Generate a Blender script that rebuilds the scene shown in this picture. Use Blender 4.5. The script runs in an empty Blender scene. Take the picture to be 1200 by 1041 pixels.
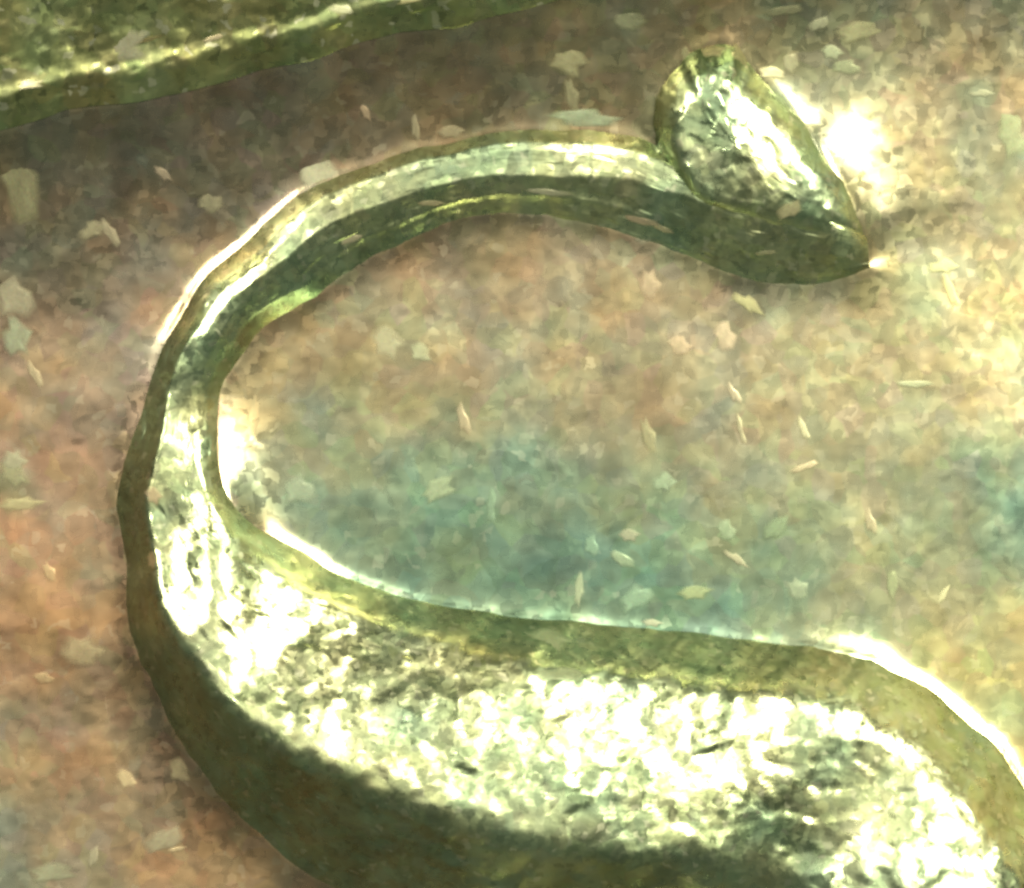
import bpy, bmesh, math, random
import numpy as np
from mathutils import Vector, Matrix
from mathutils.bvhtree import BVHTree

# ---------------------------------------------------------------- camera, light, exposure
# 1 Blender unit = 1 mm.  The view is about 1.2 mm wide: a struck letter on a coin.
sc = bpy.context.scene
sc.unit_settings.system = 'METRIC'
sc.unit_settings.scale_length = 0.001
COL = sc.collection
S = 0.001                                   # one photo-grid step in mm
def W(px, py, z=0.0):                       # design grid -> mm (origin under the lens)
    return ((px - 600.0) * S, (520.5 - py) * S, z * S)

cam_d = bpy.data.cameras.new('camera'); cam = bpy.data.objects.new('camera', cam_d); COL.objects.link(cam)
CAM_H = 9.0
cam.location = (0, 0, CAM_H); cam.rotation_euler = (0, 0, 0)
cam_d.sensor_fit = 'HORIZONTAL'; cam_d.sensor_width = 36; cam_d.lens = 36 * CAM_H / 1.2
cam_d.clip_start = 0.1; cam_d.clip_end = 200
sc.camera = cam

world = bpy.data.worlds.new('World'); sc.world = world; world.use_nodes = True
bg = world.node_tree.nodes['Background']
bg.inputs['Color'].default_value = (0.72, 0.96, 0.76, 1); bg.inputs['Strength'].default_value = 0.14

def lamp(name, azimuth, off_vertical, dist, size, power, color):
    d = bpy.data.lights.new(name, 'AREA'); d.shape = 'DISK'; d.size = size; d.energy = power; d.color = color
    o = bpy.data.objects.new(name, d); COL.objects.link(o)
    a, t = math.radians(azimuth), math.radians(off_vertical)
    p = Vector((math.sin(t) * math.cos(a), math.sin(t) * math.sin(a), math.cos(t))) * dist
    o.location = p; o.rotation_euler = p.to_track_quat('Z', 'Y').to_euler()
    return o
lamp('lamp_right', 43, 42, 9.0, 3.0, 2300, (1.0, 0.97, 0.70))
lamp('lamp_left', 140, 44, 9.0, 2.4, 700, (1.0, 0.96, 0.72))
lamp('fill_top', 90, 14, 14.0, 12.0, 310, (0.99, 1.0, 0.80))  # added soft overhead fill that lifts the flat field

sc.view_settings.view_transform = 'Standard'; sc.view_settings.look = 'None'
sc.view_settings.exposure = 0.0; sc.view_settings.gamma = 1.0; sc.view_settings.use_curve_mapping = False
sc.cycles.pixel_filter_type = 'BLACKMAN_HARRIS'; sc.cycles.filter_width = 3.0
sc.cycles.max_bounces = 5

# ---------------------------------------------------------------- numeric helpers
rng = np.random.default_rng(7); random.seed(7)
def _hash(ix, iy, seed):
    h = (ix.astype(np.int64) * 374761393 + iy.astype(np.int64) * 668265263 + seed * 1274126177) & 0xFFFFFFFF
    h = ((h ^ (h >> 13)) * 1274126177) & 0xFFFFFFFF
    h = ((h ^ (h >> 16)) * 2246822519) & 0xFFFFFFFF
    return ((h ^ (h >> 15)) & 0xFFFFFF) / float(0x1000000)
def vnoise(x, y, scale, seed):
    x = x / scale; y = y / scale
    ix = np.floor(x); iy = np.floor(y); fx = x - ix; fy = y - iy
    ix = ix.astype(np.int64); iy = iy.astype(np.int64)
    fx = fx * fx * fx * (fx * (fx * 6 - 15) + 10); fy = fy * fy * fy * (fy * (fy * 6 - 15) + 10)
    a = _hash(ix, iy, seed); b = _hash(ix + 1, iy, seed); c = _hash(ix, iy + 1, seed); d = _hash(ix + 1, iy + 1, seed)
    return (a + (b - a) * fx) * (1 - fy) + (c + (d - c) * fx) * fy - 0.5
def fbm(x, y, scale, seed, octv=4, gain=0.5):
    s = 0; a = 1.0
    for k in range(octv):
        ca, sa = math.cos(0.7 * k), math.sin(0.7 * k)
        s = s + a * vnoise(x * ca - y * sa + 31.7 * k, x * sa + y * ca - 17.3 * k, scale, seed + k)
        a *= gain; scale *= 0.5
    return s
def facets(x, y, cell, seed, slope):
    """height of small tilted angular facets (each jittered cell a plane of its own tilt)"""
    gx = np.floor(x / cell).astype(np.int64); gy = np.floor(y / cell).astype(np.int64)
    best = np.full(x.shape, 1e18); h = np.zeros(x.shape)
    for dx in (-1, 0, 1):
        for dy in (-1, 0, 1):
            cx = gx + dx; cy = gy + dy
            px = (cx + _hash(cx, cy, seed)) * cell; py = (cy + _hash(cx, cy, seed + 1)) * cell
            d = (x - px) ** 2 + (y - py) ** 2
            hh = ((x - px) * (_hash(cx, cy, seed + 2) - .5) + (y - py) * (_hash(cx, cy, seed + 3) - .5)) * 2 * slope \
                 + (_hash(cx, cy, seed + 4) - .5) * cell * slope * 0.5
            m = d < best
            best = np.where(m, d, best); h = np.where(m, hh, h)
    return h
def smooth1(a, sigma, axis):
    if sigma <= 0: return a
    r = int(3 * sigma + 1); k = np.exp(-0.5 * (np.arange(-r, r + 1) / sigma) ** 2); k /= k.sum()
    pad = [(0, 0)] * a.ndim; pad[axis] = (r, r)
    p = np.pad(a, pad, mode='reflect', reflect_type='odd'); out = np.zeros_like(a)
    for i, w in enumerate(k):
        sl = [slice(None)] * a.ndim; sl[axis] = slice(i, i + a.shape[axis]); out += w * p[tuple(sl)]
    return out
def catmull(P, n):
    """P (k,d) control rows -> n rows evenly spaced in arc length of the first two columns"""
    P = np.asarray(P, float); E = np.vstack([2 * P[0] - P[1], P, 2 * P[-1] - P[-2]])
    out = []
    for i in range(len(P) - 1):
        p0, p1, p2, p3 = E[i:i + 4]; t = np.linspace(0, 1, 40, endpoint=False)[:, None]
        out.append(0.5 * ((2 * p1) + (p2 - p0) * t + (2 * p0 - 5 * p1 + 4 * p2 - p3) * t ** 2 + (3 * p1 - p0 - 3 * p2 + p3) * t ** 3))
    out = np.vstack(out + [P[-1:]])
    s = np.r_[0, np.cumsum(np.hypot(*np.diff(out[:, :2], axis=0).T))]
    q = np.linspace(0, s[-1], n)
    return np.stack([np.interp(q, s, out[:, j]) for j in range(out.shape[1])], 1)
def dist_poly(x, y, poly):
    """distance to a polyline, chunked"""
    P = np.asarray(poly, float); d = np.full(x.shape, 1e18)
    for (ax, ay), (bx, by) in zip(P[:-1], P[1:]):
        ex, ey = bx - ax, by - ay; L = ex * ex + ey * ey + 1e-9
        t = np.clip(((x - ax) * ex + (y - ay) * ey) / L, 0, 1)
        d = np.minimum(d, (x - ax - t * ex) ** 2 + (y - ay - t * ey) ** 2)
    return np.sqrt(d)
def inside_poly(x, y, poly):
    P = np.asarray(list(poly) + [poly[0]], float); c = np.zeros(x.shape, bool)
    for (ax, ay), (bx, by) in zip(P[:-1], P[1:]):
        if ay == by: continue
        m = (y > min(ay, by)) & (y <= max(ay, by))
        c[m] ^= x[m] < (bx - ax) * (y[m] - ay) / (by - ay) + ax
    return c
def idw(x, y, ctrl, p=3):
    """inverse-distance blend of control values: rows (x, y, value...)"""
    C = np.asarray(ctrl, float); num = [0] * (C.shape[1] - 2); den = 0
    for row in C:
        w = 1.0 / (((x - row[0]) ** 2 + (y - row[1]) ** 2 + 1600.0) ** (p / 2)); den = den + w
        for j in range(len(num)): num[j] = num[j] + w * row[2 + j]
    return [n / den for n in num]

# ---------------------------------------------------------------- the coin root
COIN_R = 9.5; COIN_C = Vector((-5.2, 1.6, 0)); COIN_T = 1.45
coin = bpy.data.objects.new('coin', None); COL.objects.link(coin)
coin.location = (COIN_C.x, COIN_C.y, -COIN_T); coin.empty_display_size = 1
coin['label'] = 'worn, toned copper coin seen very close, with a raised letter S on its field'
coin['category'] = 'coin'
OFF = np.array([-COIN_C.x, -COIN_C.y, COIN_T])

def to_local(x, y, z):
    return np.stack([(x - 600.0) * S + OFF[0], (520.5 - y) * S + OFF[1], z * S + OFF[2]], -1)
def mesh_obj(name, co, faces, mat, parent, tone=None, smooth=True):
    me = bpy.data.meshes.new(name)
    co = np.asarray(co, np.float32).reshape(-1, 3); faces = np.asarray(faces, np.int32)
    me.vertices.add(len(co)); me.vertices.foreach_set('co', co.ravel())
    k = faces.shape[1]
    me.loops.add(faces.size); me.loops.foreach_set('vertex_index', faces.ravel())
    me.polygons.add(len(faces)); me.polygons.foreach_set('loop_start', np.arange(0, faces.size, k, dtype=np.int32))
    me.update(calc_edges=True); me.validate()
    if smooth: me.polygons.foreach_set('use_smooth', np.ones(len(me.polygons), bool))
    if tone is not None:
        at = me.color_attributes.new('tone', 'FLOAT_COLOR', 'POINT')
        c = np.ones((len(co), 4), np.float32); t = np.asarray(tone, np.float32).reshape(len(co), -1); c[:, :t.shape[1]] = t
        at.data.foreach_set('color', c.ravel())
    me.materials.append(mat)
    o = bpy.data.objects.new(name, me); COL.objects.link(o); o.parent = parent
    return o
def grid_faces(nu, nv, flip=False):
    i = np.arange(nu * nv).reshape(nu, nv)
    q = np.stack([i[:-1, :-1], i[1:, :-1], i[1:, 1:], i[:-1, 1:]], -1).reshape(-1, 4)
    return q[:, ::-1] if flip else q

# ---------------------------------------------------------------- materials
def node(nt, typ, **kw):
    n = nt.nodes.new(typ)
    for k, v in kw.items(): setattr(n, k, v)
    return n
def math_(nt, op, a, b=None, clamp=False):
    n = node(nt, 'ShaderNodeMath', operation=op, use_clamp=clamp)
    for i, v in enumerate((a, b)):
        if v is None: continue
        if isinstance(v, (int, float)): n.inputs[i].default_value = v
        else: nt.links.new(v, n.inputs[i])
    return n.outputs[0]
def coin_metal(name, rough, flake_scale, flake_tilt, flake_tint, fine_bump, metallic=0.8, base=None, speck=0.5):
    m = bpy.data.materials.new(name); m.use_nodes = True; nt = m.node_tree; L = nt.links
    b = nt.nodes['Principled BSDF']
    tc = node(nt, 'ShaderNodeTexCoord')
    # warp so that the grain is angular but irregular
    nz = node(nt, 'ShaderNodeTexNoise'); nz.inputs['Scale'].default_value = flake_scale * 0.6; nz.inputs['Detail'].default_value = 2
    L.new(tc.outputs['Object'], nz.inputs['Vector'])
    sub = node(nt, 'ShaderNodeVectorMath', operation='SUBTRACT'); L.new(nz.outputs['Color'], sub.inputs[0]); sub.inputs[1].default_value = (.5, .5, .5)
    scl = node(nt, 'ShaderNodeVectorMath', operation='SCALE'); L.new(sub.outputs[0], scl.inputs[0]); scl.inputs['Scale'].default_value = 1.1 / flake_scale
    add = node(nt, 'ShaderNodeVectorMath', operation='ADD'); L.new(tc.outputs['Object'], add.inputs[0]); L.new(scl.outputs[0], add.inputs[1])
    vo = node(nt, 'ShaderNodeTexVoronoi', feature='F1', distance='EUCLIDEAN'); vo.inputs['Scale'].default_value = flake_scale
    L.new(add.outputs[0], vo.inputs['Vector'])
    vs = node(nt, 'ShaderNodeTexVoronoi', feature='F1', distance='CHEBYCHEV'); vs.inputs['Scale'].default_value = flake_scale * 2.3
    L.new(add.outputs[0], vs.inputs['Vector'])
    n2 = node(nt, 'ShaderNodeTexNoise'); n2.inputs['Scale'].default_value = flake_scale * 1.6; n2.inputs['Detail'].default_value = 5; n2.inputs['Roughness'].default_value = 0.6
    L.new(tc.outputs['Object'], n2.inputs['Vector'])
    nb = node(nt, 'ShaderNodeTexNoise'); nb.inputs['Scale'].default_value = 7; nb.inputs['Detail'].default_value = 4
    L.new(tc.outputs['Object'], nb.inputs['Vector'])
    # normal: each flake leans its own way
    s1 = node(nt, 'ShaderNodeVectorMath', operation='SUBTRACT'); L.new(vo.outputs['Color'], s1.inputs[0]); s1.inputs[1].default_value = (.5, .5, .5)
    k1 = node(nt, 'ShaderNodeVectorMath', operation='SCALE'); L.new(s1.outputs[0], k1.inputs[0]); k1.inputs['Scale'].default_value = flake_tilt
    s2 = node(nt, 'ShaderNodeVectorMath', operation='SUBTRACT'); L.new(vs.outputs['Color'], s2.inputs[0]); s2.inputs[1].default_value = (.5, .5, .5)
    k2 = node(nt, 'ShaderNodeVectorMath', operation='SCALE'); L.new(s2.outputs[0], k2.inputs[0]); k2.inputs['Scale'].default_value = flake_tilt * 0.7
    bmp = node(nt, 'ShaderNodeBump'); bmp.inputs['Strength'].default_value = fine_bump; bmp.inputs['Distance'].default_value = 0.006
    L.new(n2.outputs['Fac'], bmp.inputs['Height'])
    a1 = node(nt, 'ShaderNodeVectorMath', operation='ADD'); L.new(bmp.outputs['Normal'], a1.inputs[0]); L.new(k1.outputs[0], a1.inputs[1])
    a2 = node(nt, 'ShaderNodeVectorMath', operation='ADD'); L.new(a1.outputs[0], a2.inputs[0]); L.new(k2.outputs[0], a2.inputs[1])
    nn = node(nt, 'ShaderNodeVectorMath', operation='NORMALIZE'); L.new(a2.outputs[0], nn.inputs[0])
    L.new(nn.outputs[0], b.inputs['Normal'])
    # colour: toning of the metal, flakes slightly varied, a few pale specks and dark pits
    if base == 'object':
        oi = node(nt, 'ShaderNodeObjectInfo'); c0 = oi.outputs['Color']
    elif base is None:
        at = node(nt, 'ShaderNodeAttribute', attribute_name='tone'); c0 = at.outputs['Color']
    else:
        rgb = node(nt, 'ShaderNodeRGB'); rgb.outputs[0].default_value = (*base, 1); c0 = rgb.outputs[0]
    mx = node(nt, 'ShaderNodeMix', data_type='RGBA', blend_type='OVERLAY'); mx.inputs['Factor'].default_value = flake_tint
    hs = node(nt, 'ShaderNodeHueSaturation'); hs.inputs['Saturation'].default_value = 0.5; L.new(vo.outputs['Color'], hs.inputs['Color'])
    L.new(c0, mx.inputs['A']); L.new(hs.outputs[0], mx.inputs['B'])
    sep = node(nt, 'ShaderNodeSeparateColor'); L.new(vs.outputs['Color'], sep.inputs[0])
    hi = node(nt, 'ShaderNodeMapRange'); L.new(sep.outputs[0], hi.inputs[0]); hi.inputs[1].default_value = 0.93; hi.inputs[2].default_value = 0.97; hi.inputs[4].default_value = speck
    mh = node(nt, 'ShaderNodeMix', data_type='RGBA'); L.new(hi.outputs[0], mh.inputs['Factor']); L.new(mx.outputs['Result'], mh.inputs['A']); mh.inputs['B'].default_value = (.80, .74, .58, 1)
    lo = node(nt, 'ShaderNodeMapRange'); L.new(sep.outputs[1], lo.inputs[0]); lo.inputs[1].default_value = 0.90; lo.inputs[2].default_value = 0.97; lo.inputs[4].default_value = speck * 0.9
    ml = node(nt, 'ShaderNodeMix', data_type='RGBA'); L.new(lo.outputs[0], ml.inputs['Factor']); L.new(mh.outputs['Result'], ml.inputs['A']); ml.inputs['B'].default_value = (.10, .11, .06, 1)
    L.new(ml.outputs['Result'], b.inputs['Base Color'])
    b.inputs['Metallic'].default_value = metallic
    r = math_(nt, 'ADD', math_(nt, 'MULTIPLY', nb.outputs['Fac'], 0.25), rough - 0.125)
    r = math_(nt, 'ADD', r, math_(nt, 'MULTIPLY', sep.outputs[2], 0.12))
    L.new(r, b.inputs['Roughness'])
    return m
M_FIELD = coin_metal('toned_copper_field', 0.22, 40, 0.010, 0.11, 0.012, metallic=0.92, speck=0.12)
M_LETTER = coin_metal('worn_bright_letter', 0.26, 62, 0.10, 0.07, 0.05, metallic=0.97, speck=.3)
M_BAR = coin_metal('dull_olive_relief', 0.26, 50, 0.05, 0.10, 0.04, metallic=0.95)
M_PLAIN = coin_metal('plain_copper', 0.42, 30, 0.12, 0.2, 0.15, base=(.48, .34, .20))

# ---------------------------------------------------------------- outlines of the struck letter
# O = outer / lower-left outline, I = inner / upper-right outline, then seven (fraction across, height) knots
def K(*a): return a
SEC = [
 ((1015, 276), (1019, 316), K((0, -3), (.15, 0), (.3, 2), (.5, 2), (.7, 1), (.88, -1), (1, -4))),
 ((998, 262), (1003, 326), K((0, 4), (.1, 14), (.22, 18), (.38, 19), (.6, 14), (.85, 3), (1, -4))),
 ((960, 246), (965, 337), K((0, 10), (.1, 22), (.22, 21), (.38, 19), (.6, 14), (.85, 5), (1, -4))),
 ((905, 232), (912, 337), K((0, 18), (.1, 30), (.22, 29), (.36, 26), (.6, 18), (.85, 5), (1, -4))),
 ((830, 205), (835, 313), K((0, 18), (.1, 31), (.22, 32), (.38, 30), (.6, 20), (.85, 5), (1, -4))),
 ((757, 162), (750, 279), K((0, -4), (.15, 15), (.24, 19), (.44, 22), (.62, 14), (.85, 4), (1, -4))),
 ((640, 155), (645, 254), K((0, -4), (.15, 15), (.24, 19), (.55, 22), (.70, 14), (.86, 4), (1, -4))),
 ((540, 165), (548, 258), K((0, -4), (.15, 15), (.24, 19), (.52, 22), (.68, 14), (.86, 4), (1, -4))),
 ((450, 189), (468, 286), K((0, -4), (.15, 15), (.24, 19), (.50, 22), (.66, 14), (.86, 4), (1, -4))),
 ((370, 220), (418, 309), K((0, -4), (.15, 15), (.24, 19), (.46, 22), (.62, 14), (.84, 4), (1, -4))),
 ((300, 270), (358, 354), K((0, -4), (.18, 19.6), (.30, 29.4), (.46, 35), (.60, 28), (.82, 14), (1, -4))),
 ((240, 330), (306, 384), K((0, -4), (.20, 22.4), (.32, 30.8), (.46, 35.7), (.60, 32.2), (.82, 18.2), (1, -4))),
 ((196, 390), (290, 412), K((0, -4), (.18, 23.8), (.28, 33.6), (.44, 37.8), (.60, 35), (.80, 21), (1, -4))),
 ((178, 440), (262, 448), K((0, -4), (.20, 16), (.30, 24), (.50, 27), (.68, 23), (.84, 13), (1, -4))),
 ((165, 482), (257, 490), K((0, -4), (.20, 16), (.32, 27), (.50, 24), (.72, 17), (.86, 8), (1, -4))),
 ((150, 525), (257, 530), K((0, -4), (.22, 20), (.36, 36), (.55, 30), (.78, 21), (.90, 9), (1, -4))),
 ((133, 572), (263, 574), K((0, -4), (.18, 24), (.30, 44), (.55, 37), (.82, 24), (.92, 10), (1, -4))),
 ((140, 625), (280, 603), K((0, -4), (.15, 26), (.26, 50), (.55, 43), (.84, 28), (.93, 12), (1, -4))),
 ((150, 690), (327, 633), K((0, -4), (.13, 28), (.21, 58), (.55, 51), (.84, 38), (.92, 20), (1, -4))),
 ((160, 755), (392, 669), K((0, -4), (.14, 34), (.21, 66), (.55, 57), (.82, 42), (.92, 30), (1, -4))),
 ((188, 830), (470, 697), K((0, -4), (.15, 42), (.22, 84), (.55, 72), (.85, 52), (.92, 28), (1, -4))),
 ((238, 905), (570, 718), K((0, -4), (.16, 46), (.25, 98), (.55, 84), (.84, 62), (.92, 36), (1, -4))),
 ((318, 990), (680, 730), K((0, -4), (.18, 52), (.30, 108), (.55, 94), (.83, 66), (.92, 38), (1, -4))),
 ((430, 1062), (790, 741), K((0, -4), (.18, 80), (.32, 132), (.55, 114), (.84, 76), (.92, 42), (1, -4))),
 ((560, 1110), (900, 752), K((0, -4), (.18, 82), (.34, 130), (.55, 114), (.85, 78), (.92, 44), (1, -4))),
 ((700, 1135), (1000, 768), K((0, -4), (.20, 84), (.36, 122), (.55, 112), (.86, 80), (.93, 44), (1, -4))),
 ((830, 1150), (1080, 800), K((0, -4), (.20, 76), (.36, 90), (.55, 94), (.84, 84), (.92, 42), (1, -4))),
 ((930, 1168), (1150, 858), K((0, -4), (.20, 70), (.36, 104), (.50, 108), (.80, 72), (.90, 36), (1, -4))),
 ((1005, 1205), (1205, 925), K((0, -4), (.20, 70), (.36, 106), (.50, 104), (.78, 68), (.90, 34), (1, -4))),
 ((1045, 1265), (1245, 1010), K((0, -4), (.20, 60), (.36, 92), (.50, 92), (.78, 62), (.90, 30), (1, -4))),
 ((1060, 1390), (1285, 1150), K((0, -4), (.20, 30), (.36, 46), (.50, 48), (.78, 34), (.90, 17), (1, -4))),
 ((1050, 1500), (1290, 1320), K((0, -4), (.20, 26), (.36, 38), (.50, 42), (.78, 30), (.90, 17), (1, -4))),
 ((1000, 1620), (1250, 1500), K((0, -4), (.20, 24), (.36, 34), (.50, 36), (.78, 29), (.90, 16), (1, -4))),
 ((900, 1710), (1130, 1660), K((0, -4), (.20, 22), (.36, 30), (.50, 32), (.78, 28), (.90, 16), (1, -4))),
 ((740, 1750), (930, 1790), K((0, -4), (.20, 22), (.36, 30), (.50, 32), (.78, 26), (.90, 16), (1, -4))),
 ((580, 1740), (660, 1840), K((0, -4), (.20, 22), (.36, 30), (.50, 32), (.78, 26), (.90, 16), (1, -4))),
 ((420, 1690), (440, 1830), K((0, -4), (.20, 24), (.36, 34), (.50, 36), (.78, 29), (.90, 16), (1, -4))),
 ((360, 1680), (370, 1800), K((0, -4), (.20, 6), (.36, 7), (.50, 7), (.78, 6), (.90, 2), (1, -4))),
]
def _flank(o, i, k, slope=1.1):            # the upper flank of the broad stroke: an even slope down to the field
    k = [list(q) for q in k]; w = math.hypot(o[0] - i[0], o[1] - i[1]); d = -4 + slope * w * (1 - k[4][0]) - k[4][1]
    k[4][1] += d; k[5][1] = -4 + slope * w * (1 - k[5][0])
    for j in (2, 3): k[j][1] += d
    if i[0] < 960:                          # the broad face leans evenly towards the upper flank
        f1, f2 = (.29, .22) if i[0] < 640 else (.26, .12)
        k[3][1] = k[4][1] + f1 * w * (k[4][0] - k[3][0]); k[2][1] = k[3][1] + f2 * w * (k[3][0] - k[2][0])
    k[1][0] = k[2][0] * .5; k[1][1] = -4 + (k[2][1] + 4) * .51      # rounded shoulder
    return tuple(tuple(q) for q in k)
SEC = [(o, i, _flank(o, i, k) if 600 < (o[1] + i[1]) / 2 < 1250 else k) for o, i, k in SEC]
rows = np.array([[(o[0] + i[0]) / 2, (o[1] + i[1]) / 2, o[0], o[1], i[0], i[1]] + [c for kk in k for c in kk] for o, i, k in SEC], float)
NU, NV = 640, 96
R_ = catmull(rows, NU)
outerO = smooth1(R_[:, 2:4], 4.0, 0); innerI = smooth1(R_[:, 4:6], 4.0, 0); kn = R_[:, 6:].reshape(NU, 7, 2)
# slightly ragged outlines, as worn metal has
s_ = np.arange(NU) * 5.0
wob = lambda seed, amp: amp * fbm(s_, s_ * 0 + 5.0, 46, seed, 3)
dirv = innerI - outerO; wid = np.hypot(dirv[:, 0], dirv[:, 1])[:, None]; dirn = dirv / wid
outerO = outerO + dirn * wob(11, 7.0)[:, None]; innerI = innerI + dirn * wob(23, 6.0)[:, None]

# serif: mound at the upper end of the letter, outline ring / shoulder ring / plateau ring
SERIF_OUT = [(764, 178), (758, 140), (774, 104), (790, 78), (806, 60), (826, 52), (846, 47), (866, 56), (884, 78), (912, 104), (944, 146), (974, 196), (1000, 246), (1016, 282), (1000, 310), (950, 302), (900, 288), (840, 270), (800, 246), (782, 214)]
SERIF_TOP = [(798, 176), (798, 156), (806, 138), (816, 124), (824, 116), (834, 114), (844, 112), (854, 114), (866, 124), (886, 142), (904, 166), (918, 188), (932, 212), (938, 228), (930, 236), (908, 238), (880, 236), (850, 230), (822, 220), (802, 202)]
SERIF_Z = [40, 38, 37, 38, 40, 40, 40, 40, 38, 35, 33, 32, 31, 30, 33, 37, 40, 42, 43, 42]

letter_poly = [tuple(p) for p in outerO[::3]] + [tuple(innerI[-1])] + [tuple(p) for p in innerI[::-3]]
serif_ring = [tuple(p) for p in catmull(np.array(SERIF_OUT + SERIF_OUT[:1], float), 120)]

# raised bar of the device above the letter (its lower edge crosses the upper left corner)
BAR_LO = [(-900, 344), (-500, 262), (-200, 202), (-60, 172), (0, 157), (100, 134), (200, 112), (330, 80), (460, 50), (560, 28), (680, 0), (800, -30), (960, -76), (1120, -126)]
_b = catmull(np.array(BAR_LO, float), 90); _b[:, 1] += 10 * fbm(_b[:, 0], _b[:, 0] * 0, 90, 411, 4)
BAR_LO = [tuple(p) for p in _b]
BAR_HI = [(x - 90, y - 380) for x, y in BAR_LO]

# ---------------------------------------------------------------- field: one sheet, dense under the lens
def axis(lo, hi, dlo, dhi, step):
    core = np.arange(dlo, dhi + step, step); a = [core]
    left = [dlo]; st = step
    while left[-1] > lo: st = min(st * 1.22, 420); left.append(left[-1] - st)
    right = [core[-1]]; st = step
    while right[-1] < hi: st = min(st * 1.22, 420); right.append(right[-1] + st)
    return np.r_[np.array(left[1:])[::-1], core, np.array(right[1:])]
CX, CY = 600 + COIN_C.x / S, 520.5 - COIN_C.y / S
ax = axis(CX - 9100, CX + 9100, -220, 1420, 4.0); ay = axis(CY - 9100, CY + 9100, -200, 1260, 4.0)
GX, GY = np.meshgrid(ax, ay, indexing='ij')
near = (GX > -1000) & (GX < 2300) & (GY > -1000) & (GY < 2300)
def field_height(x, y):
    d = np.minimum(dist_poly(x, y, letter_poly), dist_poly(x, y, serif_ring))
    d = np.where(inside_poly(x, y, letter_poly) | inside_poly(x, y, serif_ring), 0.0, d)
    # (x, y, fillet height, fillet width)
    fh, fw = idw(x, y, [
        (270, 290, 8, 9), (215, 350, 8, 9), (340, 230, 8, 9), (450, 180, 2, 10), (540, 160, 2, 9), (620, 150, 2, 9), (700, 150, 2, 9), (745, 140, 2, 10),
        (1000, 165, 32, 36), (1018, 195, 31, 36), (1030, 225, 28, 34), (950, 120, 5, 16), (900, 70, 2, 10), (850, 30, 2, 8), (780, 60, 2, 8), (1040, 300, 6, 24), (930, 345, 2, 14), (800, 310, 3, 14), (600, 265, 3, 14),
        (400, 330, 4, 14), (300, 420, 6, 20), (277, 465, 10, 22), (280, 520, 9, 24), (278, 565, 8, 22),
        (330, 618, 6, 6.5), (430, 670, 6, 6), (530, 700, 5, 6), (640, 718, 6, 9), (760, 730, 3, 8), (900, 745, 4, 9),
        (1010, 760, 12, 14), (1090, 790, 7, 7.5), (1160, 840, 8, 8), (1200, 890, 7, 7),
        (150, 450, 5, 16), (125, 560, 4, 14), (130, 680, 4, 14), (170, 830, 8, 22), (260, 960, 13, 32), (350, 1030, 13, 32)], 4)
    z = fh * np.exp(-d / fw)
    # sweep of the field up towards the raised bar
    db = dist_poly(x, y, BAR_LO)
    above = y < np.interp(x, [p[0] for p in BAR_LO], [p[1] for p in BAR_LO])
    z += 74 * np.exp(-np.where(above, 0.0, db) / 108.0)
    # gentle swells of the struck field
    g = lambda cx, cy, sx, sy: np.exp(-0.5 * (((x - cx) / sx) ** 2 + ((y - cy) / sy) ** 2))
    z += -9 * g(1250, 180, 210, 260) + 8 * g(-40, 700, 130, 260) + 29 * g(260, 640, 28, 84)
    z += 7 * fbm(x, y, 240, 3, 2) + 0.55 * fbm(x, y, 60, 9, 2)
    z += 0.06 * facets(x + 6 * vnoise(x, y, 15, 91), y + 6 * vnoise(x, y, 15, 92), 19, 51, 0.30)
    return z
Z = 6 * fbm(GX, GY, 700, 3, 2)
zi = field_height(GX[near], GY[near])
edge = np.clip(np.minimum.reduce([GX[near] + 1000, 2300 - GX[near], GY[near] + 1000, 2300 - GY[near]]) / 300.0, 0, 1)
Z[near] = Z[near] * (1 - edge) + zi * edge
sink = np.zeros(GX.shape); xn, yn = GX[near], GY[near]
ins = inside_poly(xn, yn, letter_poly) | inside_poly(xn, yn, serif_ring) | ((yn < np.interp(xn, [p[0] for p in BAR_LO], [p[1] for p in BAR_LO])) & (yn > -250))
dd = np.minimum(np.minimum(dist_poly(xn, yn, letter_poly), dist_poly(xn, yn, serif_ring)), dist_poly(xn, yn, BAR_LO))
sink[near] = np.where(ins, np.clip((dd - 13) * 1.2, 0, 16), 0)
Z -= sink                                   # the sheet dips out of sight under the struck relief

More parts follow.
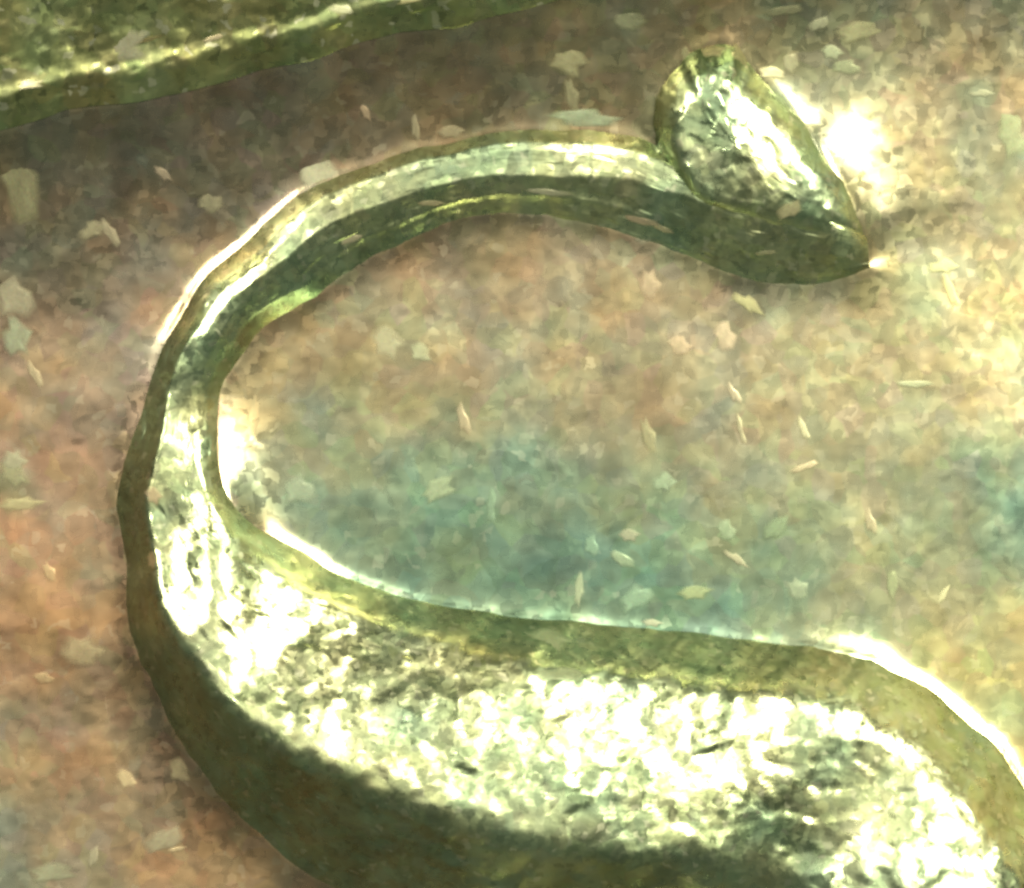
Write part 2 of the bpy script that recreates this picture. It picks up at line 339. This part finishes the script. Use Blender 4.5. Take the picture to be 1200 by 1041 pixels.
# toning: soft-edged natural stains of the copper
TONE = [  # x, y, reach, colour
 (40, 640, 170, (.45, .30, .195)), (150, 930, 120, (.46, .31, .20)), (60, 420, 120, (.40, .31, .24)), (130, 260, 120, (.34, .28, .22)),
 (330, 130, 130, (.34, .26, .19)), (560, 110, 150, (.36, .30, .20)), (90, 180, 80, (.27, .25, .17)), (760, 60, 120, (.42, .37, .24)),
 (500, 330, 140, (.40, .31, .21)), (650, 380, 140, (.40, .33, .23)), (760, 420, 110, (.44, .36, .25)), (400, 440, 110, (.44, .40, .26)),
 (1000, 420, 170, (.50, .46, .31)), (1120, 300, 160, (.54, .51, .31)), (1120, 120, 150, (.50, .44, .31)), (980, 60, 70, (.32, .35, .23)),
 (400, 575, 80, (.29, .37, .27)), (560, 610, 90, (.20, .30, .22)), (720, 620, 100, (.19, .295, .225)), (850, 610, 100, (.21, .315, .23)), (930, 690, 80, (.28, .38, .28)),
 (640, 480, 90, (.40, .38, .27)), (1030, 640, 80, (.44, .45, .30)), (1190, 610, 60, (.22, .38, .31)), (1080, 720, 80, (.46, .48, .30)), (20, 575, 34, (.18, .26, .16)),
 (1040, 600, 60, (.30, .37, .27)), (330, 565, 45, (.27, .36, .28)), (460, 620, 60, (.22, .32, .235)),
 (0, 1020, 90, (.30, .32, .25)), (480, 400, 40, (.36, .38, .26)), (330, 1010, 90, (.44, .32, .21)), (1180, 780, 60, (.56, .54, .27)),
]
def toning(x, y):
    wx = x + 90 * fbm(x, y, 110, 61, 4); wy = y + 90 * fbm(x, y, 110, 71, 4)
    acc = np.zeros(x.shape + (3,)); den = np.full(x.shape, 1e-4); acc += 1e-4 * np.array((.42, .33, .21))
    for cx, cy, r, c in TONE:
        w = np.exp(-0.5 * ((wx - cx) ** 2 + (wy - cy) ** 2) / (r * 0.75) ** 2); den += w; acc += w[..., None] * np.array(c)
    c = acc / den[..., None]
    n = fbm(x, y, 24, 81, 3)[..., None]
    c = c * (1 + 0.38 * n)
    c = c * (1 + 0.28 * fbm(x, y, 60, 85, 3)[..., None] * np.array((1.0, 0.2, -0.4)))
    return np.clip(c * np.array((.90, .86, .84)), 0.03, 0.9)
tone = toning(GX, GY)
co = to_local(GX, GY, Z); nx, ny = GX.shape
F = grid_faces(nx, ny, flip=True)
rr = np.hypot(GX - CX, GY - CY).ravel()
F = F[(rr[F] < 9000).all(1)]
used = np.unique(F); remap = np.full(nx * ny, -1); remap[used] = np.arange(len(used))
field = mesh_obj('field', co.reshape(-1, 3)[used], remap[F], M_FIELD, coin, tone.reshape(-1, 3)[used])
field['label'] = 'toned copper and teal field of the coin around the letter'

# rim, edge and back of the coin as a lathe
prof = [(8.70, -0.03), (8.78, 0.02), (8.86, 0.10), (8.95, 0.145), (9.2, 0.155), (9.36, 0.14), (9.46, 0.09), (9.5, 0.0), (9.5, -1.30), (9.44, -1.42), (9.3, -1.45), (0.02, -1.45)]
nr = 160; th = np.linspace(0, 2 * np.pi, nr, endpoint=False)
pr = np.array([[(r * math.cos(t), r * math.sin(t), z + COIN_T) for r, z in prof] for t in th])
q = []
for i in range(nr):
    for j in range(len(prof) - 1):
        a = i * len(prof) + j; b_ = ((i + 1) % nr) * len(prof) + j
        q.append((a, b_, b_ + 1, a + 1))
mesh_obj('rim', pr.reshape(-1, 3), np.array(q)[:, ::-1], M_PLAIN, coin)

# ---------------------------------------------------------------- the raised letter
vv = np.linspace(0, 1, NV)
PX = outerO[:, :1] + (innerI - outerO)[:, :1] * vv; PY = outerO[:, 1:] + (innerI - outerO)[:, 1:] * vv
ZL = np.stack([np.interp(vv, kn[i, :, 0], kn[i, :, 1]) for i in range(NU)])
_w = np.clip((wid - 110) / 120, 0, 1)
ZL = smooth1(smooth1(ZL, 1.3, 1) * (1 - _w) + smooth1(ZL, 2.8, 1) * _w, 3.0, 0)
arc_w = np.clip((R_[:, 0] - 340) / 60, 0, 1) * np.clip((800 - R_[:, 0]) / 60, 0, 1) * (R_[:, 1] < 330)
ZL = ZL + 1.2 * arc_w[:, None] * np.exp(-0.5 * ((vv[None, :] - 0.76) / 0.03) ** 2)     # faint second ridge on the flank
base_z = field_height(PX, PY) + 3.5
env = np.clip(np.minimum(vv, 1 - vv) / 0.10, 0, 1)[None, :]
wpx = np.clip(wid / 300.0, 0.15, 1)
ZL = ZL + base_z + env * wpx * (2.0 * fbm(PX, PY, 100, 33, 3) + 1.0 * fbm(PX, PY, 34, 37, 2))
wa, wb = PX + 7 * vnoise(PX, PY, 17, 95), PY + 7 * vnoise(PX, PY, 17, 96)
ZL = ZL + env * (0.25 + 0.75 * wpx) * (0.22 * facets(wa, wb, 28, 57, 0.42) + 0.08 * facets(wa, wb, 14, 67, 0.4))
LT = [(.50, .49, .30), (.39, .425, .265), (.285, .33, .20), (.58, .50, .33)]
def letter_tone(x, y):
    n1 = fbm(x, y, 120, 101, 4)[..., None]; n2 = fbm(x, y, 30, 111, 4)[..., None]; n3 = fbm(x, y, 60, 121, 3)[..., None]
    c = np.array(LT[1]) + (np.array(LT[2]) - np.array(LT[1])) * np.clip(0.5 + 1.3 * n1, 0, 1) + 0.09 * n3 * np.array((.9, .1, -.2))
    k = np.exp(-0.5 * (((x - 838) / 34) ** 2 + ((y - 66) / 26) ** 2) ** 1.5)[..., None]     # green corrosion on the tip of the serif
    c = c * (1 - .8 * k) + .8 * k * np.array((.10, .17, .09))
    return np.clip(c * (1 + 0.35 * n2), .04, .92)
letter = mesh_obj('raised_letter', to_local(PX, PY, ZL), grid_faces(NU, NV), M_LETTER, coin, letter_tone(PX, PY))
letter['label'] = 'raised letter S with a broad glittering diagonal stroke and a thin upper arc'

def ring_mound(name, outline, top, topz, parent, n=150, m=44, seed=200, base=-4):
    o = catmull(np.array(list(outline) + [outline[0]], float), n + 1)[:-1]
    t = catmull(np.array([(x, y, z) for (x, y), z in zip(top, topz)] + [(*top[0], topz[0])], float), n + 1)[:-1]
    # keep rows matched by index fraction, not by arc length of each ring
    idx = np.linspace(0, len(outline), n, endpoint=False)
    O3 = np.array(list(outline) + [outline[0]], float); T3 = np.array([(x, y, z) for (x, y), z in zip(top, topz)] + [(*top[0], topz[0])], float)
    lin = lambda A: np.stack([smooth1(np.tile(np.interp(idx, np.arange(len(A)), A[:, j]), 3), 3.0, 0)[n:2 * n] for j in range(A.shape[1])], 1)
    o = lin(O3); t = lin(T3); c = t.mean(0)
    o += (o - c[:2]) / np.hypot(*(o - c[:2]).T)[:, None] * (14 * fbm(o[:, 0], o[:, 1], 38, 431, 3))[:, None]
    t[:, :2] += 9 * np.stack([fbm(t[:, 0], t[:, 1], 40, 441, 2), fbm(t[:, 0], t[:, 1], 40, 451, 2)], 1)
    X = []; Y = []; Zz = []
    for k in range(m):
        f = k / (m - 1)
        if f <= 0.55:
            g = f / 0.55; P = o + (t[:, :2] - o) * g; z = base + (t[:, 2] - base) * np.sin(g * np.pi / 2) ** 0.9
        else:
            g = (f - 0.55) / 0.45; P = t[:, :2] + (c[:2] - t[:, :2]) * g; z = t[:, 2] + (c[2] + 8 - t[:, 2]) * g
        X.append(P[:, 0]); Y.append(P[:, 1]); Zz.append(z)
    X, Y, Zz = map(np.array, (X, Y, Zz)); Zz = smooth1(Zz, 2.2, 0)
    e = np.clip(np.arange(m) / (m * .3), 0, 1)[:, None]
    Zz = Zz + field_height(X, Y) + 2 + e * (2.2 * fbm(X, Y, 50, seed, 2) + 0.2 * facets(X, Y, 16, seed + 5, .45))
    i = np.arange(m * n).reshape(m, n); j = np.roll(i, -1, 1)
    q = np.stack([i[:-1], j[:-1], j[1:], i[1:]], -1).reshape(-1, 4)
    return X, Y, Zz, q
X, Y, Zz, q = ring_mound('serif', SERIF_OUT, SERIF_TOP, SERIF_Z, letter)
serif = mesh_obj('serif', to_local(X, Y, Zz), q, M_LETTER, letter, letter_tone(X, Y))
serif['label'] = 'wedge shaped serif at the upper end of the letter'

# ---------------------------------------------------------------- the raised bar above the letter
nb_, nvb = 420, 90
lo = catmull(np.array(BAR_LO, float), nb_); hi = catmull(np.array(BAR_HI, float), nb_)
vb = np.linspace(0, 1, nvb) ** 1.5
BX = lo[:, :1] + (hi - lo)[:, :1] * vb; BY = lo[:, 1:] + (hi - lo)[:, 1:] * vb
zb = np.interp(vb, [0, .045, .08, .095, .12, .20, .32, .5, .85, 1.0], [0, 10, 19, 21.5, 20, 30, 50, 80, 60, -10])
ZB = smooth1(np.tile(zb, (nb_, 1)), 1.2, 1) + field_height(BX, BY) + 1
eb = np.clip(vb / .08, 0, 1)[None]
ZB = ZB + eb * (4 * fbm(BX, BY, 90, 301, 2) + .35 * facets(BX, BY, 22, 311, .4)) - 16 * np.exp(-0.5 * (((BX + 20) / 90) ** 2 + ((BY + 40) / 60) ** 2))
tb = letter_tone(BX, BY) * np.array((.95, .86, .66))
# (a stroke of a larger character: rounded ends are out of view)
bar = mesh_obj('raised_bar', to_local(BX, BY, ZB), grid_faces(nb_, nvb), M_BAR, coin, tb)
bar['label'] = 'raised bar of another character crossing the upper left corner'

# ---------------------------------------------------------------- flecks: scales of patina and grime stuck to the metal, and a few painted glints
def fleck_mesh(seed, n=11, mat=None):
    r = random.Random(seed); me = bpy.data.meshes.new('fleck')
    vs = []; rad = [r.uniform(.45, 1.0) for _ in range(n)]
    for k in range(n):
        a = 2 * math.pi * (k + r.uniform(-.3, .3)) / n; vs.append((rad[k] * math.cos(a) * .58, rad[k] * math.sin(a) * .58, .2))
    for k in range(n):
        x, y, _ = vs[k]; vs.append((x * .72, y * .72, r.uniform(.7, .9)))
    for k in range(n):
        x, y, _ = vs[k]; vs.append((x * .5, y * .5, r.uniform(.8, 1.05)))
    vs.append((0, 0, 1.0)); fs = []
    for k in range(n):
        j = (k + 1) % n
        fs += [(k, j, n + j, n + k), (n + k, n + j, 2 * n + j, 2 * n + k), (2 * n + k, 2 * n + j, 3 * n)]
    me.from_pydata(vs, [], fs); me.materials.append(mat); me.update()
    at = me.color_attributes.new('cover', 'FLOAT_COLOR', 'POINT')        # how thick the film is: thin at its margin
    for i in range(len(vs)):
        c = 0.0 if i < n else (r.uniform(.3, .65) if i < 2 * n else r.uniform(.5, .8)); at.data[i].color = (c, c, c, 1)
    me.polygons.foreach_set('use_smooth', [True] * len(me.polygons))
    return me
FC = {'olive': (.44, .45, .28), 'pink': (.62, .47, .37), 'cream': (.80, .76, .52), 'grey': (.42, .44, .33), 'green': (.15, .24, .13), 'mint': (.36, .50, .37), 'dark': (.12, .13, .07), 'yellow': (.72, .68, .30)}
M_FLECK = coin_metal('patina_glint_fleck', .40, 60, .05, .2, .03, metallic=.85, base='object', speck=.1)
_nt = M_FLECK.node_tree; _a = node(_nt, 'ShaderNodeAttribute', attribute_name='cover')
_nt.links.new(_a.outputs['Fac'], _nt.nodes['Principled BSDF'].inputs['Alpha'])
FMESH = [fleck_mesh(900 + 7 * i, mat=M_FLECK) for i in range(9)]
bpy.context.view_layer.update()
dg = bpy.context.evaluated_depsgraph_get()
def bvh(o):
    m = o.data; mw = o.matrix_world
    return BVHTree.FromPolygons([mw @ v.co for v in m.vertices], [tuple(p.vertices) for p in m.polygons])
def bvh_field():
    n = len(used); keep = (np.abs(GX.ravel()[used] - 600) < 900) & (np.abs(GY.ravel()[used] - 520) < 800)
    FF = remap[F]; FF = FF[keep[FF].all(1)]
    P = co.reshape(-1, 3)[used] - OFF
    return BVHTree.FromPolygons([tuple(p) for p in P], [tuple(f) for f in FF.tolist()])
TREES = [bvh(letter), bvh(serif), bvh(bar), bvh_field()]
def surface(px, py):
    x, y, _ = W(px, py); best = None
    for t in TREES:
        h = t.ray_cast(Vector((x, y, 3.0)), Vector((0, 0, -1)))
        if h[0] is not None and (best is None or h[0].z > best[0].z): best = h
    n = best[1] if best[1].z > 0 else -best[1]
    return best[0], n
def fleck(px, py, w, h, rot, colour, thick=1.2):
    p, n = surface(px, py); k = random.randrange(9)
    o = bpy.data.objects.new('fleck', FMESH[k]); COL.objects.link(o); o.parent = coin
    under = toning(np.array([float(px)]), np.array([float(py)]))[0]; kf = .55 if w * h > 1700 else .32; mixc = (1 - kf) * under + kf * np.array(FC[colour])
    o.color = (*[float(v) for v in mixc], 1)
    n = (n * .85 + Vector((0, 0, .15))).normalized()
    q = Vector((0, 0, 1)).rotation_difference(n).to_matrix().to_4x4()
    o.matrix_local = Matrix.Translation(p + Vector(OFF)) @ q @ Matrix.Rotation(math.radians(rot), 4, 'Z') @ Matrix.Diagonal((w * 1.2 * S, h * 1.2 * S, thick * S, 1))
FLECKS = [  # x, y, length, breadth, turn, colour
 (371, 204, 46, 56, 10, 'grey'), (664, 74, 52, 34, -25, 'olive'), (670, 112, 14, 46, 12, 'olive'), (693, 115, 24, 22, 0, 'pink'), (680, 140, 80, 22, 0, 'mint'),
 (429, 133, 30, 12, -58, 'pink'), (443, 177, 20, 22, 0, 'pink'), (487, 150, 9, 42, 5, 'grey'), (530, 155, 42, 20, 10, 'grey'), (735, 27, 40, 26, 0, 'olive'),
 (22, 215, 44, 120, 8, 'olive'), (18, 350, 40, 60, 20, 'grey'), (20, 395, 32, 60, 15, 'mint'), (41, 440, 12, 36, 25, 'cream'),
 (18, 556, 44, 34, -25, 'green'), (26, 590, 48, 16, 5, 'olive'), (18, 540, 26, 26, 0, 'mint'),
 (645, 748, 56, 50, 0, 'olive'), (660, 788, 70, 26, 0, 'olive'), (679, 690, 13, 52, -8, 'cream'), (693, 640, 16, 28, 0, 'mint'),
 (98, 762, 46, 36, 0, 'olive'), (246, 240, 28, 26, 30, 'olive'), (193, 205, 32, 14, -35, 'pink'), (173, 142, 16, 20, 0, 'olive'), (195, 165, 10, 14, 0, 'cream'),
 (62, 215, 22, 10, -30, 'pink'), (110, 270, 34, 26, 20, 'olive'), (130, 275, 14, 40, 30, 'grey'), (155, 325, 12, 10, 0, 'cream'), (240, 208, 12, 14, 0, 'pink'),
 (626, 290, 16, 20, 20, 'cream'), (762, 333, 22, 36, 0, 'pink'), (795, 406, 26, 24, 0, 'pink'), (794, 335, 8, 14, 0, 'cream'), (876, 356, 40, 20, -35, 'yellow'), (848, 395, 26, 36, 0, 'pink'),
 (841, 466, 14, 20, 0, 'cream'), (860, 462, 10, 32, 30, 'pink'), (868, 505, 9, 40, 15, 'grey'), (942, 505, 10, 30, 20, 'cream'), (693, 395, 10, 20, 10, 'yellow'), (704, 492, 16, 14, 0, 'yellow'),
 (619, 384, 14, 16, 0, 'olive'), (628, 430, 14, 24, 25, 'cream'), (604, 530, 12, 18, 0, 'cream'), (760, 510, 14, 44, 15, 'olive'), (575, 595, 14, 44, 0, 'mint'), (635, 540, 22, 22, 0, 'mint'),
 (543, 492, 12, 44, 15, 'pink'), (417, 382, 16, 10, -20, 'cream'), (455, 400, 44, 50, 0, 'grey'), (492, 415, 26, 24, 0, 'mint'), (492, 437, 12, 16, 30, 'dark'), (520, 412, 8, 10, 0, 'dark'),
 (350, 575, 36, 40, 20, 'grey'), (512, 575, 50, 26, 25, 'olive'), (360, 507, 14, 8, -30, 'cream'), (427, 500, 22, 8, 0, 'cream'), (310, 352, 18, 14, 0, 'pink'),
 (738, 627, 28, 20, 10, 'pink'), (770, 545, 18, 18, 0, 'mint'), (778, 565, 26, 30, 0, 'mint'), (728, 655, 34, 16, -30, 'olive'), (815, 694, 46, 22, 12, 'yellow'), (745, 702, 40, 30, 35, 'mint'), (765, 730, 28, 12, 0, 'pink'), (817, 740, 24, 12, 0, 'olive'),
 (820, 555, 18, 16, 0, 'cream'), (805, 640, 12, 12, 0, 'mint'), (850, 622, 22, 26, 0, 'mint'), (862, 655, 32, 12, -35, 'pink'), (783, 655, 14, 8, 0, 'dark'), (812, 648, 10, 20, 0, 'dark'), (668, 590, 18, 18, 30, 'pink'),
 (945, 547, 36, 12, 12, 'pink'), (1020, 612, 12, 34, 15, 'pink'), (1034, 640, 14, 18, 0, 'cream'), (1121, 558, 18, 24, 0, 'cream'), (1035, 545, 16, 10, 0, 'cream'), (915, 672, 22, 8, -40, 'cream'), (935, 690, 22, 28, 30, 'grey'), (930, 680, 18, 6, 0, 'dark'),
 (1002, 728, 20, 20, 0, 'cream'), (985, 728, 14, 12, 0, 'grey'), (1045, 685, 14, 40, 0, 'green'), (1072, 694, 12, 10, 0, 'yellow'), (1106, 698, 9, 30, -20, 'cream'), (1178, 757, 10, 10, 0, 'cream'), (1140, 720, 16, 24, 0, 'olive'), (910, 620, 26, 40, -20, 'green'),
 (1112, 460, 20, 18, 0, 'cream'), (1070, 450, 46, 10, 0, 'mint'), (1178, 460, 10, 16, 20, 'cream'), (1115, 345, 14, 44, 20, 'yellow'), (1105, 312, 34, 24, 0, 'yellow'), (1145, 15, 22, 14, 0, 'cream'), (1182, 32, 9, 10, 0, 'cream'), (1125, 46, 14, 10, 0, 'pink'),
 (1155, 215, 20, 12, -20, 'cream'), (1185, 160, 40, 60, 20, 'green'), (1150, 110, 28, 12, 0, 'dark'), (975, 62, 30, 22, 0, 'mint'), (1005, 40, 60, 26, 20, 'green'), (990, 80, 34, 20, 0, 'green'), (1038, 64, 12, 22, 20, 'dark'), (945, 40, 20, 14, 0, 'green'), (948, 62, 14, 14, 0, 'grey'), (960, 30, 26, 20, 0, 'grey'), (925, 75, 20, 28, 0, 'grey'), (1070, 35, 20, 24, 0, 'mint'), (1068, 10, 12, 20, 0, 'mint'), (920, 15, 50, 16, 0, 'dark'),
 (903, 88, 36, 15, 0, 'cream'), (742, 78, 12, 16, 0, 'cream'), (772, 88, 16, 22, -20, 'cream'), (835, 62, 46, 24, 8, 'green'), (803, 66, 14, 26, 0, 'green'), (866, 66, 24, 34, 0, 'green'), (915, 118, 26, 16, -30, 'green'),
 (150, 62, 60, 40, 10, 'grey'), (75, 62, 24, 12, 0, 'olive'), (180, 40, 16, 10, 0, 'cream'), (175, 52, 40, 8, 15, 'olive'), (310, 8, 22, 16, 0, 'grey'), (140, 81, 18, 6, 15, 'cream'), (40, 105, 40, 10, 8, 'cream'), (285, 42, 24, 12, 22, 'pink'), (255, 50, 26, 9, 10, 'cream'), (316, 34, 20, 9, 20, 'pink'), (405, 16, 32, 12, 0, 'mint'), (476, 6, 40, 9, 10, 'yellow'),
 (506, 239, 42, 9, 0, 'cream'), (410, 282, 36, 10, 22, 'grey'), (640, 226, 60, 9, -6, 'grey'), (750, 259, 46, 10, -12, 'pink'), (775, 268, 30, 8, -22, 'cream'), (823, 277, 12, 10, 0, 'grey'), (851, 290, 16, 12, 0, 'cream'), (940, 310, 10, 10, 0, 'cream'), (974, 266, 12, 12, 0, 'cream'), (898, 297, 28, 8, 0, 'olive'), (1045, 292, 16, 14, 0, 'cream'), (925, 248, 30, 26, 0, 'olive'),  # the leading pale strips are glints on the arc's flank, painted as flecks
 (268, 382, 20, 16, 0, 'pink'), (276, 372, 14, 10, 0, 'grey'), (262, 410, 14, 8, 0, 'grey'), (230, 372, 14, 16, 0, 'cream'), (252, 425, 22, 24, 0, 'green'), (170, 687, 10, 10, 0, 'grey'), (183, 580, 22, 26, 0, 'grey'), (182, 655, 18, 26, 0, 'olive'),
 (540, 1027, 22, 24, 0, 'olive'), (292, 893, 10, 10, 0, 'grey'), (420, 965, 24, 14, 0, 'grey'), (148, 915, 22, 26, 25, 'olive'), (108, 870, 14, 10, 0, 'cream'), (62, 933, 8, 18, 10, 'cream'), (96, 945, 9, 12, 0, 'cream'), (18, 1010, 22, 14, 0, 'olive'), (195, 985, 50, 36, 0, 'grey'), (208, 995, 26, 8, 15, 'cream'), (143, 830, 20, 16, 0, 'olive'), (183, 850, 18, 14, 0, 'pink'), (93, 803, 12, 14, 0, 'pink'), (50, 795, 26, 14, 0, 'olive'), (210, 905, 28, 30, 0, 'olive'), (110, 1005, 14, 30, 0, 'grey'), (60, 1025, 60, 24, 10, 'mint'), (30, 507, 12, 12, 0, 'pink'), (58, 670, 12, 26, 25, 'olive'),
]
for a in FLECKS:
    if max(a[2:4]) >= 26: fleck(*a)
rr_ = random.Random(41)
for _ in range(0):                        # small scattered ones
    c = rr_.choice(['olive', 'grey', 'pink', 'olive', 'mint', 'cream', 'green', 'dark']); L_ = rr_.uniform(7, 17)
    fleck(rr_.uniform(-20, 1220), rr_.uniform(-20, 1060), L_, L_ * rr_.uniform(.45, 1), rr_.uniform(-60, 60), c, 1.0)

print('tris', sum(len(o.data.polygons) * 2 for o in sc.objects if o.type == 'MESH'))
